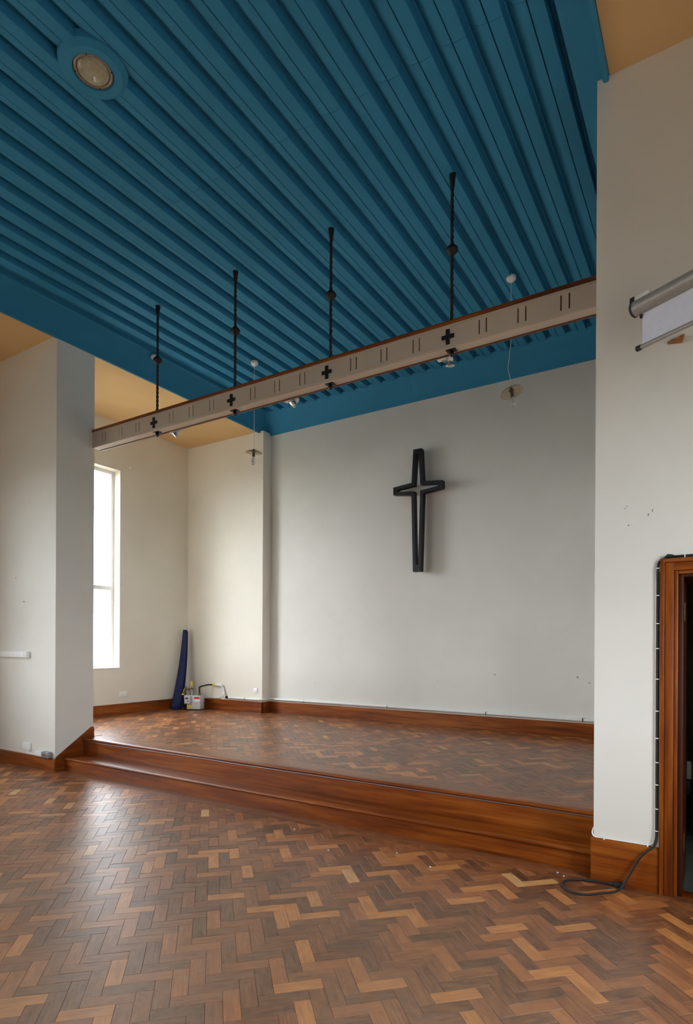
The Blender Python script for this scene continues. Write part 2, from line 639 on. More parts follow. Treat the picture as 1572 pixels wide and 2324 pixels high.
TCAM = camo.matrix_world.inverted()
def pix(p):
    q = TCAM @ Vector(p)
    if q.z > -.1:
        return None
    return CX + F_PX * q.x / -q.z, CY - F_PX * q.y / -q.z
def screen_area(poly, z):
    pts = [pix((p[0], p[1], z)) for p in poly]
    if any(p is None for p in pts):
        return 0
    cx = sum(p[0] for p in pts) / len(pts)
    cy = sum(p[1] for p in pts) / len(pts)
    if not (0 < cx < W_ and 0 < cy < H_):
        return 0
    return abs(sum(pts[i][0] * pts[(i + 1) % len(pts)][1] - pts[(i + 1) % len(pts)][0] * pts[i][1] for i in range(len(pts)))) / 2

GAP, CH, TH = .0008, .0006, .006
def block_top(verts, faces, uvs, tints, poly, d, z, tv, off, tilt=None):
    """one block: chamfered top and upper sides, tops at z; poly in world xy"""
    c = sum(poly, Vector((0, 0))) / len(poly)
    base = len(verts)
    n = len(poly)
    # make counter-clockwise
    if sum(poly[i].cross(poly[(i + 1) % n]) for i in range(n)) < 0:
        poly = poly[::-1]
    ax, ay = (UX, VX) if d == 0 else ((VX, -UX) if d == 1 else (Vector((1, 0)), Vector((0, 1))))
    def inset(k):
        r = []
        for i in range(n):
            p0, p1, p2 = poly[i - 1], poly[i], poly[(i + 1) % n]
            e1, e2 = (p1 - p0), (p2 - p1)
            if e1.length < 1e-6 or e2.length < 1e-6:
                r.append(p1)
                continue
            e1.normalize(); e2.normalize()
            n1, n2 = Vector((-e1.y, e1.x)), Vector((-e2.y, e2.x))
            den = max(.25, 1 + n1.dot(n2))
            r.append(p1 + (n1 + n2) * (k / den))
        return r
    rings = [(inset(GAP), -TH), (inset(GAP), -CH), (inset(GAP + CH), 0)]
    for ring, dz in rings:
        for p in ring:
            t = 0
            if tilt and dz > -TH:
                q = p - c
                t = q.x * tilt[0] + q.y * tilt[1]
            verts.append((p.x, p.y, z + dz + t))
    fl = [tuple(base + 2 * n + i for i in range(n))]
    for r in (0, 1):
        for i in range(n):
            j = (i + 1) % n
            fl.append((base + r * n + i, base + r * n + j, base + (r + 1) * n + j, base + (r + 1) * n + i))
    for f in fl:
        faces.append(f)
        for vi in f:
            v = Vector(verts[vi][:2]) - c
            uvs.append((v.dot(ax) + off[0], v.dot(ay) + off[1]))
            tints.append(tv)

def blocks_mesh(name, V, Fc, U, T):
    me = bpy.data.meshes.new(name)
    me.from_pydata(V, [], Fc)
    uvl = me.uv_layers.new(name='grain')
    uvl.data.foreach_set('uv', [x for p in U for x in p])
    ca = me.color_attributes.new('tint', 'FLOAT_COLOR', 'CORNER')
    ca.data.foreach_set('color', [x for t in T for x in (t, t, t, 1)])
    return me

PROTO = []
for i in range(48):
    V, Fc, U, T = [], [], [], []
    hl, hw = BL / 2, BW / 2
    tv = tint_value()
    poly = [Vector(p) for p in ((-hl, -hw), (hl, -hw), (hl, hw), (-hl, hw))]
    block_top(V, Fc, U, T, poly, 2, 0, tv, (random.uniform(0, 90), random.uniform(0, 90)))
    me = blocks_mesh('parquet_block', V, Fc, U, T)
    me.materials.append(M['parquet'])
    PROTO.append(me)

def lay_floor(owner, regs, z, strips, n_single=300):
    B = []
    for r in regs:
        B += herringbone(-1.043, 2.298, *r)
    for b in B:
        b_area = screen_area(b[2], z)
        B[B.index(b)] = b + (b_area,) if False else b
    areas = [(screen_area(b[2], z) if b[3] else 0, i) for i, b in enumerate(B)]
    areas.sort(reverse=True)
    single = {i for a, i in areas[:n_single] if a > 0}
    V, Fc, U, T = [], [], [], []
    for i, (c, d, poly, full) in enumerate(B):
        tx, ty = random.gauss(0, .006), random.gauss(0, .006)
        dz = random.gauss(0, .00025)
        if i in single:
            o = bpy.data.objects.new('parquet_block', random.choice(PROTO))
            COL.objects.link(o)
            o.parent = owner
            o.location = Vector((c.x, c.y, z + dz)) - Vector(owner.location)
            o.rotation_euler = (-tx * .6, ty * .6, (PI / 4 if d == 0 else 3 * PI / 4) + (PI if random.random() < .5 else 0))
        else:
            block_top(V, Fc, U, T, poly, d, z + dz, tint_value(), (random.uniform(0, 90), random.uniform(0, 90)), (tx, ty))
    me = blocks_mesh('parquet_field', V, Fc, U, T)
    me.materials.append(M['parquet'])
    o = bpy.data.objects.new('parquet_field', me)
    COL.objects.link(o)
    o.parent = owner
    o.location = -Vector(owner.location)
    o['kind'] = 'stuff'
    for (x0, x1, y0, y1, ln) in strips:
        x = x0
        first = True
        while x < x1 - .01:
            e = min(x1, x + ln * random.uniform(.55 if first else .85, 1.1))
            first = False
            if x1 - e < .2:
                e = x1
            V, Fc, U, T = [], [], [], []
            block_top(V, Fc, U, T, [Vector(p) for p in ((x, y0), (e, y0), (e, y1), (x, y1))], 2, z + random.gauss(0, .0002),
                      random.uniform(.2, .62), (random.uniform(0, 90), random.uniform(0, 90)), (0, random.gauss(0, .002)))
            me = blocks_mesh('border_plank', V, Fc, U, T)
            me.materials.append(M['parquet'])
            p = bpy.data.objects.new('border_plank', me)
            COL.objects.link(p)
            p.parent = owner
            p.location = -Vector(owner.location)
            x = e

floor = structure(obox('floor', (XW, YREAR, -.12), (XE, YF + .128, -.004), 'subfloor', None, 0))
lay_floor(floor, [(XW + .01, XE - .01, YREAR + .01, 4.185)], 0.0,
          [(XW + .02, XE - .02, 4.186, 4.255, .9), (XL + .02, XR - .015, 4.256, 4.372, 1.4)])
obox('threshold', (DX0, YF - .004, -.004), (DX1, YF + .128, .004), 'wx', floor, .002)

platform = structure(empty('platform', (-3.83, 6.4, 0)))
bm = bmesh.new()
box(bm, (XW, 4.70, -.1), (XR, YW, ZP - .004))
done('platform_base', bm, 'subfloor', platform)
lay_floor(platform, [(XW + .015, XR - .012, 4.93, YN - .005), (XS + .01, XR - .012, YN - .004, YW - .02)], ZP,
          [(XL + .01, XR - .01, 4.70, 4.776, 1.5), (XL + .01, XR - .01, 4.777, 4.853, 1.5), (XL + .01, XR - .01, 4.854, 4.929, 1.5),
           (XW + .02, XL - .02, 4.80, 4.929, 1.2)])
# the two steps
def nosing(y0, y1, zt, th=.030):
    """rounded tread edge profile in (y, z)"""
    r = th / 2
    pts = [(y1, zt - th), (y1, zt)]
    pts += [(y0 + r - r * math.sin(a), zt - r + r * math.cos(a)) for a in [i * PI / 8 for i in range(9)]]
    return pts
cut1 = [XL + .018, -6.02, -3.1, XR - .012]
for a, b in zip(cut1, cut1[1:]):
    oprism('step_riser', [(4.376, -.002), (4.396, -.002), (4.396, Z1 - .028), (4.376, Z1 - .028)], 0, a + .0006, b - .0006, 'wx', platform)
oprism('step_tread', nosing(4.354, 4.66, Z1, .028), 0, XL + .018, XR - .012, 'wx', platform, 'auto')
cut2 = [XL + .018, -6.03, -2.6, XR - .012]
for a, b in zip(cut2, cut2[1:]):
    oprism('step_riser', [(4.634, Z1), (4.654, Z1), (4.654, ZP - .028), (4.634, ZP - .028)], 0, a + .0006, b - .0006, 'wx', platform)
oprism('step_nosing', nosing(4.612, 4.698, ZP + .001, .029), 0, XL + .018, XR - .012, 'wx', platform, 'auto')

# ------------------------------------------------------------------ skirting boards
def skirt(name, x0, x1, yb, z0, h, side=-1, t=.02):
    """board against a wall facing -Y"""
    pr = [(yb, z0), (yb, z0 + h), (yb - t * .45, z0 + h), (yb - t, z0 + h - .012), (yb - t, z0)]
    return structure(oprism(name, pr, 0, x0, x1, 'wx'))
skirt('baseboard_front_left', XW, XL + .018, YF, 0, .155)
skirt('baseboard_front_right', XR - .014, -.3095, YF, 0, .292, -1, .022)
skirt('baseboard_niche', XW, XS + .016, YN, ZP, .195)
bb = skirt('baseboard_back', XS, XR, YW, ZP, .192)
o = structure(obox('baseboard_return', (XS, YN - .02, ZP), (XS + .016, YW - .02, ZP + .193), 'wy', None, .002))
o = oprism('baseboard_left', [(XW, ZP), (XW, ZP + .185), (XW + .009, ZP + .185), (XW + .02, ZP + .172), (XW + .02, ZP)], 1, YPB, YN - .02, 'wy')
structure(o)
# raked string board beside the steps, on the left pier
bm = bmesh.new()
prism(bm, [(YF + .0006, 0), (YF + .0006, .156), (YF + .004, .168), (YPB - .03, .495), (YPB - .005, .495), (YPB + .006, .47), (YPB + .006, ZP), (4.72, ZP), (4.72, 0)], 0, XL, XL + .018)
structure(done('trim_1', bm, 'wy'))
structure(obox('trim_2', (XR - .014, YF, 0), (XR, 4.36, .292), 'wy', None, .002))

# ------------------------------------------------------------------ windows
def window(n, side, a0, a1, z0, z1):
    P0, sg = {'W': (XW, -1), 'E': (XE, 1), 'S': (YREAR, -1)}[side]
    x0 = P0 + sg * .165
    x1 = x0 + sg * .06
    def Q(p, a, z):
        return (a, p, z) if side == 'S' else (p, a, z)
    root = structure(empty(n, Q(x0, (a0 + a1) / 2, z0)))
    fw = .055
    bm = bmesh.new()
    box(bm, Q(x0, a0, z0), Q(x1, a0 + fw, z1), .004)
    box(bm, Q(x0, a1 - fw, z0), Q(x1, a1, z1), .004)
    box(bm, Q(x0, a0 + fw, z1 - fw), Q(x1, a1 - fw, z1), .004)
    box(bm, Q(x0, a0 + fw, z0), Q(x1, a1 - fw, z0 + fw), .004)
    done('window_frame', bm, 'offwhite', root, 'auto')
    zt = z0 + (z1 - z0) * .405
    obox('transom', Q(x0 - sg * .008, a0 + fw, zt - .035), Q(x1, a1 - fw, zt + .035), 'offwhite', root, .004)
    obox('window_sill', Q(x0, a0 + .001, z0 + .0005), Q(P0 - sg * .012, a1 - .001, z0 + .012), 'offwhite', root, .003)
    xm = (x0 + x1) / 2
    nb = 3 if z1 > 4 else 1
    for lo, hi, k in ((z0 + fw, zt - .035, 2 if nb == 3 else 1), (zt + .035, z1 - fw, nb)):
        for i in range(k):
            p, q = lo + (hi - lo) * i / k, lo + (hi - lo) * (i + 1) / k
            obox('window_pane', Q(xm - .002, a0 + fw - .004, p + .001), Q(xm + .002, a1 - fw + .004, q - .001), 'pane', root, 0)
            if i:
                obox('glazing_bar', Q(xm - .006, a0 + fw, p - .004), Q(xm + .006, a1 - fw, p + .004), 'offwhite', root, 0)
for wdef in WIN:
    window(*wdef)

# ------------------------------------------------------------------ vestry door
door = structure(empty('door_1', (DX0, YF, 0)))
fo0, fo1 = -.306, -.279     # outer bead
def arch(name, u0, u1, y0, y1, parent=door, bev=.003):
    """three-sided frame member between offsets u0 (outer) and u1 (inner) measured from the left outer edge"""
    L0, L1 = fo0 + u0, fo0 + u1
    R0, R1 = -fo0 + .455 - u0, -fo0 + .455 - u1
    zt0, zt1 = 2.141 - u0, 2.141 - u1
    obox(name, (L0, y0, 0), (L1, y1, zt1 if False else zt0), 'wz', parent, bev)
    obox(name, (R1, y0, 0), (R0, y1, zt0), 'wz', parent, bev)
    obox(name, (L1, y0, zt1), (R1, y1, zt0), 'wx', parent, bev)
arch('architrave_bead', 0, .026, YF - .034, YF - .001)
arch('architrave', .0275, .078, YF - .028, YF - .001)
arch('architrave_moulding', .0785, .101, YF - .020, YF + .010, door, .006)
obox('door_jamb', (DX0 - .002, YF, 0), (DX0 + .028, YPB, DZ), 'wdk', door, .002)
obox('door_jamb', (DX1 - .028, YF, 0), (DX1 + .002, YPB, DZ), 'wdk', door, .002)
obox('door_head', (DX0 + .028, YF, DZ - .028), (DX1 - .028, YPB, DZ + .002), 'wdk', door, .002)
leaf = obox('door_leaf', (DX0 - .034, YPB + .006, .015), (DX0 + .004, YPB + .79, DZ - .035), 'wdk', door, .003)
for zc in (1.81, .30):
    h = obox('hinge', (DX0 + .028, YPB - .36 + .0, zc - .06), (DX0 + .0305, YPB - .22, zc + .06), 'brass', door, .0005)

# a dark stacking chair inside the vestry
ch = empty('vestry_chair', (-.36, 5.88, .006), 'low black chair with metal posts just inside the dark doorway', 'chair')
obox('seat', (-.50, 5.70, .335), (-.165, 6.10, .462), 'black', ch, .02)
obox('backrest', (-.495, 5.665, .475), (-.172, 5.69, .625), 'drab', ch, .008)
for sx in (-.502, -.158):
    for sy, zt in ((5.678, .64), (6.08, .36)):
        bm = bmesh.new()
        tube(bm, [(sx, sy, .007), (sx, sy, zt)], .009, 8)
        done('leg', bm, 'chrome', ch, True)

# ------------------------------------------------------------------ the hanging beam
BY0, BY1, BZ0, BZ1 = 4.755, 4.862, 4.153, 4.386
BX0, BX1 = XL + .002, XR - .002
beam = empty('hanging_beam', (-3.83, 4.81, BZ0), 'long cream painted beam with brown cap hung across the opening', 'beam')
GR = []
CR = [-5.754, -4.497, -3.240, -1.977]
for c in (-6.715, -6.385, -6.055, -5.450, -5.122, -4.795, -4.192, -3.863, -3.540, -2.937, -2.608, -2.281, -1.668, -1.342, -1.007):
    GR += [c - .031, c + .031]
bm = bmesh.new()
wall_grid(bm, 1, BY0, BY0 + .010, BX0, BX1, BZ0, BZ1 - .032, [(g - .006, g + .006, 4.197, 4.318) for g in GR])
done('face_board', bm, 'beam', beam)
obox('backing_board', (BX0, BY0 + .0105, BZ0 + .012), (BX1, BY0 + .022, BZ1 - .033), 'brownline', beam, 0)
for z in (4.333, 4.176):
    oprism('moulding', [(BY0 - .003, z - .004), (BY0 - .003, z + .002), (BY0 + .001, z + .005), (BY0 + .001, z - .006)], 0, BX0, BX1, 'beam', beam)
obox('soffit_board', (BX0, BY0 + .0102, BZ0), (BX1, BY1 - .001, BZ0 + .0115), 'beam', beam, 0)
obox('back_board', (BX0, BY1 - .012, BZ0 + .012), (BX1, BY1, BZ1 - .033), 'beam', beam, 0)
obox('edge_trim', (BX0, BY1 + .001, BZ0 - .010), (BX1, BY1 + .018, BZ0 + .014), 'brownline', beam, .002)
obox('edge_trim', (BX0, BY1 + .019, BZ0 - .002), (BX1, BY1 + .028, BZ0 + .024), 'beam', beam, .002)
obox('cap_board', (BX0, BY0 - .012, BZ1 - .031), (BX1, BY1 + .012, BZ1), 'wx', beam, .004)
for c in CR:
    bm = bmesh.new()
    a, hw, hh = .0165, .056, .0635
    zc = 4.248
    pl = [(-a, -hh), (a, -hh), (a, -a), (hw, -a), (hw, a), (a, a), (a, hh), (-a, hh), (-a, a), (-hw, a), (-hw, -a), (-a, -a)]
    prism(bm, [(c + u, zc + v) for u, v in pl], 1, BY0 - .010, BY0 + .001)
    done('cross_plaque', bm, 'iron', beam)

# hanger rods
ORD = ['nearest the left pier', 'second from the left pier', 'third from the left pier', 'nearest the right pier']
for i, x in enumerate(CR):
    x = x - .004 + .016 * (i / 3)
    y = 4.808
    rod = empty('hanger_rod', (x, y, BZ1), 'black twisted iron rod holding up the beam, ' + ORD[i], 'hanger rod', 'iron rods hanging the beam')
    bm = bmesh.new()
    n = 130
    rings = []
    z0, z1 = BZ0 - .02, 5.66
    for k in range(n + 1):
        z = z0 + (z1 - z0) * k / n
        th = (z - z0) * 30
        rings.append([bm.verts.new((x + .0155 * math.cos(th + q * PI / 2), y + .0155 * math.sin(th + q * PI / 2), z)) for q in range(4)])
    for A, B in zip(rings, rings[1:]):
        for q in range(4):
            bm.faces.new((A[q], A[(q + 1) % 4], B[(q + 1) % 4], B[q]))
    done('rod', bm, 'iron', rod)
    T = lambda z: Matrix.Translation((x, y, z))
    bm = bmesh.new()
    lathe(bm, [(.013, -.050), (.024, -.044), (.027, -.032), (.042, -.024), (.052, -.010), (.054, .002), (.050, .014), (.038, .026), (.026, .034), (.022, .044), (.013, .050)], 20, T(5.028))
    done('collar', bm, 'iron', rod, True)
    bm = bmesh.new()
    lathe(bm, [(.014, -.165), (.020, -.160), (.022, -.12), (.030, -.055), (.032, -.050), (.0, -.050)], 16, T(5.735))
    done('top_cap', bm, 'iron', rod, True)
    bm = bmesh.new()
    lathe(bm, [(.016, .036), (.020, .034), (.024, .010), (.030, .0005), (.0, .0005)], 16, T(BZ1))
    done('foot_collar', bm, 'iron', rod, True)
    obox('plate', (x - .045, y - .032, BZ0 - .007), (x + .045, y + .032, BZ0 - .0005), 'iron', rod, .002)
    bm = bmesh.new()
    lathe(bm, [(0, -.062), (.007, -.058), (.011, -.045), (.024, -.036), (.021, -.028), (.018, -.007), (0, -.007)], 16, T(BZ0))
    done('finial', bm, 'iron', rod, True)

# spotlights along the back of the beam
def spot(x, rz, tilt, label, extra):
    s = empty('spotlight', (x, BY1 + .03, BZ0 + .02), label, 'spotlight', 'white spotlights along the back of the beam')
    y = BY1 + .0285
    obox('base', (x - .05, y, BZ0 - .008), (x + .03, y + .055, BZ0 + .05), 'white', s, .006)
    bm = bmesh.new()
    tube(bm, [(x - .01, y + .03, BZ0 - .005), (x + .01, y + .045, BZ0 - .02), (x + .02, y + .05, BZ0 - .012)], .008, 8)
    done('knuckle', bm, 'grey', s, True)
    A = Matrix.Translation((x + .030 + extra, y + .065, BZ0 + .004)) @ Matrix.Rotation(rz, 4, 'Z') @ Matrix.Rotation(tilt, 4, 'X')
    bm = bmesh.new()
    lathe(bm, [(0, .035), (.022, .033), (.026, .02), (.026, -.02), (.0, -.02)], 20, A)
    done('lamp_housing', bm, 'white', s, 'auto')
    bm = bmesh.new()
    lathe(bm, [(.020, -.0205), (.024, -.035), (.036, -.052), (.041, -.060), (.036, -.063), (0, -.069)], 20, A)
    done('reflector_lamp', bm, 'chrome', s, True)
spot(-5.60, 2.2, .95, 'white spotlight on the beam, under the orange ceiling corner', .02)
spot(-3.83, 2.6, .65, 'white spotlight with pale lamp, behind the middle of the beam', .03)
spot(-2.095, .2, .12, 'white spotlight beside the right hand rod, lamp pointing down', .025)

# ------------------------------------------------------------------ pendants
def pendant(x, y, zr_, zs, tx, ty, label, cordpts):
    p = empty('pendant_lamp', (x, y, zr_), label, 'pendant lamp', 'glass saucer pendants over the platform')
    bm = bmesh.new()
    lathe(bm, [(0, .03), (.05, .03), (.055, .015), (.053, -.005), (.04, -.022), (.018, -.034), (.010, -.046), (0, -.046)], 24, Matrix.Translation((x, y, zr_)))
    done('ceiling_rose', bm, 'white', p, True)
    bm = bmesh.new()
    tube(bm, spline([(x, y, zr_ - .04)] + [(x + a, y, z) for a, z in cordpts] + [(x, y, zs + .01)], 6), .0036, 6)
    done('cord', bm, 'offwhite', p, True)
    A = Matrix.Translation((x, y, zs)) @ Matrix.Rotation(ty, 4, 'Y') @ Matrix.Rotation(tx, 4, 'X')
    bm = bmesh.new()
    n = 28
    prof = [(.016, .0), (.05, -.004), (.09, -.018), (.118, -.036), (.128, -.052), (.124, -.054), (.112, -.039), (.085, -.022), (.05, -.009), (.016, -.005)]
    lathe(bm, prof, n, A)
    for f in bm.faces:
        f.smooth = True
    done('shade', bm, 'shade', p, True)
    B = Matrix.Translation((x + math.sin(ty) * -.02, y, zs)) @ Matrix.Rotation(ty * .5, 4, 'Y')
    bm = bmesh.new()
    lathe(bm, [(0, .012), (.012, .010), (.018, -.01), (.030, -.02), (.030, -.030), (.020, -.034), (.019, -.078), (.022, -.082), (.021, -.098), (.0, -.098)], 20, B)
    done('lamp_holder', bm, 'holder', p, 'auto')
    bm = bmesh.new()
    lathe(bm, [(.013, -.092), (.014, -.11), (.022, -.130), (.029, -.155), (.031, -.175), (.027, -.200), (.016, -.217), (0, -.223)], 20, B)
    done('bulb', bm, 'bulb', p, True)
pendant(-5.70, 6.50, 5.662, 4.412, .10, .16, 'glass saucer pendant lamp above the gas meter side of the platform', [(0, 5.2), (0, 4.8)])
pendant(-1.955, 6.50, 5.672, 4.448, -.05, -.30, 'tilted glass saucer pendant lamp on a kinked cord, right of the cross', [(.0, 5.2), (.003, 5.0), (-.012, 4.84), (-.030, 4.68), (-.014, 4.60), (0, 4.53)])
rs = bmesh.new()
lathe(rs, [(0, .03), (.045, .03), (.05, .01), (.045, -.01), (.02, -.03), (0, -.032)], 20, Matrix.Translation((-6.80, 5.62, 5.66)))
tag(done('ceiling_rose', rs, 'white', None, True), 'small white ceiling rose behind the knob of the leftmost iron rod', 'ceiling rose')

# recessed round ceiling lamp
lx, ly = -3.79, 2.585
lamp = empty('ceiling_lamp', (lx, ly, ZR), 'round recessed lamp with dusty glass in a blue ring on the ribbed ceiling', 'ceiling lamp')
T = Matrix.Translation((lx, ly, ZR))
bm = bmesh.new()
lathe(bm, [(.150, .05), (.132, .02), (.132, .006), (.140, -.020), (.196, -.024), (.204, -.018), (.222, -.006), (.232, .004), (.236, .055)], 48, T)
done('mounting_ring', bm, 'blue', lamp, 'auto')
bm = bmesh.new()
lathe(bm, [(.134, .0), (.133, -.012), (.120, -.014), (.112, -.008), (.110, .004)], 48, T)
rim = done('rim', bm, 'lensrim', lamp, True)
for a in (.6, 2.17, 3.74, 5.3):
    bm = bmesh.new()
    lathe(bm, [(0, -.0165), (.005, -.016), (.006, -.012), (0, -.011)], 8, Matrix.Translation((lx + .126 * math.cos(a), ly + .126 * math.sin(a), ZR)))
    done('screw', bm, 'iron', rim)
bm = bmesh.new()
lathe(bm, [(.112, .004), (.108, -.010), (.096, -.022), (.080, -.026), (.074, -.024), (.05, -.030), (.02, -.033), (0, -.034)], 48, T)
done('lens', bm, 'lens', lamp, True)

# ------------------------------------------------------------------ wall cross
cx_, cz_ = -3.872, 3.985
def star(pts):
    return [(cx_ + u, cz_ + v) for u, v in pts]
O = star([(-.068, .592), (.068, .592), (.098, .088), (.410, .058), (.410, -.058), (.098, -.092), (.066, -1.275), (-.066, -1.275), (-.098, -.092), (-.410, -.058), (-.410, .058), (-.098, .088)])
I = star([(-.018, .520), (.018, .520), (.050, .044), (.345, .015), (.345, -.015), (.050, -.048), (.020, -1.17), (-.020, -1.17), (-.050, -.048), (-.345, -.015), (-.345, .015), (-.050, .044)])
bm = bmesh.new()
yf, yb = 8.135, 8.232
vo = [[bm.verts.new((u, y, v)) for u, v in P] for P in (O, I) for y in (yf, yb)]
of, ob, inf, inb = vo
n = 12
for i in range(n):
    j = (i + 1) % n
    bm.faces.new((of[i], of[j], inf[j], inf[i]))
    bm.faces.new((ob[j], ob[i], inb[i], inb[j]))
    bm.faces.new((of[j], of[i], ob[i], ob[j]))
    bm.faces.new((inf[i], inf[j], inb[j], inb[i]))
cross = empty('wall_cross', (cx_, YW, cz_), 'large black open-work cross standing off the pale back wall', 'cross')
done('frame', bm, 'iron', cross)
for u, v in ((0, .572), (0, -1.255), (-.378, 0), (.378, 0)):
    bm = bmesh.new()
    tube(bm, [(cx_ + u, yb - .005, cz_ + v), (cx_ + u, YW - .0005, cz_ + v)], .012, 10)
    done('standoff', bm, 'iron', cross, True)

# ------------------------------------------------------------------ projector screen
sl = Vector((-.452, 4.035, 3.672))
sd = Vector((.883, -.470, 0)).normalized()
sn = Vector((-sd.y, sd.x, 0))       # towards the wall
LEN = 2.05
scr = empty('projector_screen', sl, 'roll-down projector screen with silver case at the right pier', 'projector screen')
SM = Matrix((( sd.x, sn.x, 0, sl.x), (sd.y, sn.y, 0, sl.y), (0, 0, 1, sl.z), (0, 0, 0, 1)))
def scyl(name, a, b, r, mat, yo=0, zo=0, seg=28, sm='auto'):
    bm = bmesh.new()
    lathe(bm, [(0, a), (r, a), (r, b), (0, b)], seg, SM @ Matrix.Translation((0, yo, zo)) @ Matrix.Rotation(PI / 2, 4, 'Y'))
    return done(name, bm, mat, scr, sm)
scyl('case', .020, LEN - .02, .046, 'silver')
for a, b in ((0, .0198), (LEN - .0198, LEN)):
    e = bmesh.new()
    lathe(e, [(0, a), (.040, a + .002), (.0475, a + .008), (.0475, b), (0, b)], 28, SM @ Matrix.Rotation(PI / 2, 4, 'Y'))
    cap = done('end_cap', e, 'black', scr, 'auto')
e = bmesh.new()
lathe(e, [(0, -.003), (.006, -.003), (.006, .002), (0, .002)], 12, SM @ Matrix.Translation((0, .0, -.012)) @ Matrix.Rotation(PI / 2, 4, 'Y'))
done('axle_pin', e, 'chrome', scr)
bm = bmesh.new()
box(bm, (.060, .012, -.232), (LEN - .06, .0135, -.035), 0, SM)
done('screen_fabric', bm, 'fabric', scr)
scyl('bottom_bar', .052, LEN - .03, .0135, 'silver', .0128, -.245, 16)
for a, b in ((.022, .0518), (LEN - .0298, LEN)):
    scyl('bar_cap', a, b, .0165, 'black', .0128, -.245, 16)
bm = bmesh.new()
box(bm, (.045, .004, -.066), (.0595, .022, -.040), .001, SM)
done('fabric_stop', bm, 'black', scr)
for a in (.012, LEN - .12):
    bm = bmesh.new()
    box(bm, (a, .000, .052), (a + .10, .030, .078), .001, SM)
    box(bm, (a + .045, .028, .055), (a + .075, .255 if a < 1 else .05, .075), .001, SM)
    br = done('wall_bracket', bm, 'offwhite', scr)
    bm = bmesh.new()
    box(bm, (a - .030, -.004, .047), (a - .0002, .034, .083), .002, SM)
    done('bracket_cover', bm, 'black', br)
    bm = bmesh.new()
    box(bm, (a + .022, .002, .043), (a + .06, .026, .0518), .001, SM)
    done('bracket_clip', bm, 'black', br)

# stump of an old wooden bracket on the wall under the screen
wb = empty('wooden_block', (-.22, YF, 3.52), 'broken orange wooden block on the wall under the projector screen', 'wooden block')
oprism('wood_piece', [(-.272, 3.512), (-.19, 3.500), (-.178, 3.542), (-.20, 3.536), (-.235, 3.520)], 1, YF - .035, YF - .0005, 'rawwood', wb)
oprism('splinter', [(-.268, 3.519), (-.215, 3.524), (-.195, 3.532), (-.24, 3.530)], 1, YF - .022, YF - .0005, 'black', wb)

# ------------------------------------------------------------------ cables and clips
def cable(name, pts, r, mat, label, cat='cable', n=8, seg=8):
    bm = bmesh.new()
    tube(bm, spline(pts, n), r, seg)
    return tag(done(name, bm, mat, None, True), label, cat)
yk = YF - .016
root = empty('black_cable', (-.318, YF, 1.2), 'thick black cable round the door frame, looped on the parquet with its plug', 'cable')
pts = [(.75, YF - .012, 2.156), (.3, YF - .012, 2.154), (-.10, YF - .012, 2.154), (-.215, YF - .013, 2.153), (-.268, yk, 2.148), (-.305, yk, 2.128), (-.3185, yk, 2.085),
       (-.3185, yk, 1.9), (-.3180, yk, 1.4), (-.3185, yk, .9), (-.3185, yk, .45), (-.322, yk - .006, .345),
       (-.338, YF - .034, .297), (-.372, YF - .045, .268), (-.415, YF - .052, .215), (-.455, YF - .060, .135), (-.490, YF - .075, .065), (-.515, YF - .10, .018),
       (-.545, YF - .155, .008), (-.612, 4.035, .008), (-.685, 3.965, .008), (-.758, 3.945, .008), (-.825, 3.985, .008), (-.858, 4.065, .008), (-.842, 4.135, .008),
       (-.785, 4.185, .008), (-.705, 4.212, .008), (-.625, 4.216, .010), (-.575, 4.214, .012)]
bm = bmesh.new()
tube(bm, spline(pts, 7), .0075, 8)
done('flex', bm, 'black', root, True)
bm = bmesh.new()
tube(bm, [(-.60, 4.215, .013), (-.575, 4.214, .014), (-.56, 4.213, .016)], [.009, .011, .013], 10)
box(bm, (-.562, 4.194, .002), (-.502, 4.230, .034), .004)
done('plug', bm, 'black', root, 'auto')
bm = bmesh.new()
prism(bm, [(-.280, 2.150), (-.265, 2.168), (-.240, 2.164), (-.212, 2.152)], 1, YF - .040, YF - .006)
done('coupler', bm, 'black', root)
for z in (2.083, 1.909, 1.729, 1.569, 1.373, 1.168, .994, .839, .696, .541, .40):
    obox('cable_clip', (-.3285, yk - .010, z - .003), (-.3075, YF - .001, z + .003), 'white', root, .001)
for x in (-.17, .1, .4):
    obox('cable_clip', (x - .003, YF - .022, 2.1425), (x + .003, YF - .001, 2.164), 'white', root, .001)
wc = empty('white_cable', (-.5, YF, .3), 'thin white cable along the skirting top beside the door frame', 'cable')
yk2 = YF - .0265  # clear of the thick cable
bm = bmesh.new()
tube(bm, spline([(XR - .006, YF + .03, .345), (XR - .008, YF - .004, .320), (-.690, yk2 + .012, .299), (-.64, yk2 + .017, .297), (-.56, yk2 + .017, .297), (-.46, yk2 + .017, .298), (-.38, yk2 + .017, .298),
                 (-.348, YF - .008, .308), (-.333, YF - .008, .340), (-.3305, YF - .007, .42), (-.330, YF - .007, 1.0), (-.330, YF - .007, 1.6), (-.330, YF - .007, 2.06)], 7), .0042, 8)
done('flex', bm, 'white', wc, True)
for x, z in ((-.632, .297), (-.372, .298)):
    obox('cable_clip', (x - .005, YF - .017, z - .010), (x + .005, YF - .001, z + .009), 'white', wc, .001)
wire = [(x, 4.627 + .002 * math.sin(x * 9), .3275 + (.0035 * math.sin(x * 2.1) * (1 if -4.8 < x < -4.0 else .35))) for x in [XL + .05 + i * (XR - XL - .1) / 40 for i in range(41)]]
cable('step_wire', wire, .0042, 'grey', 'thin grey wire tacked under the top step edge', 'wire', 3, 6)

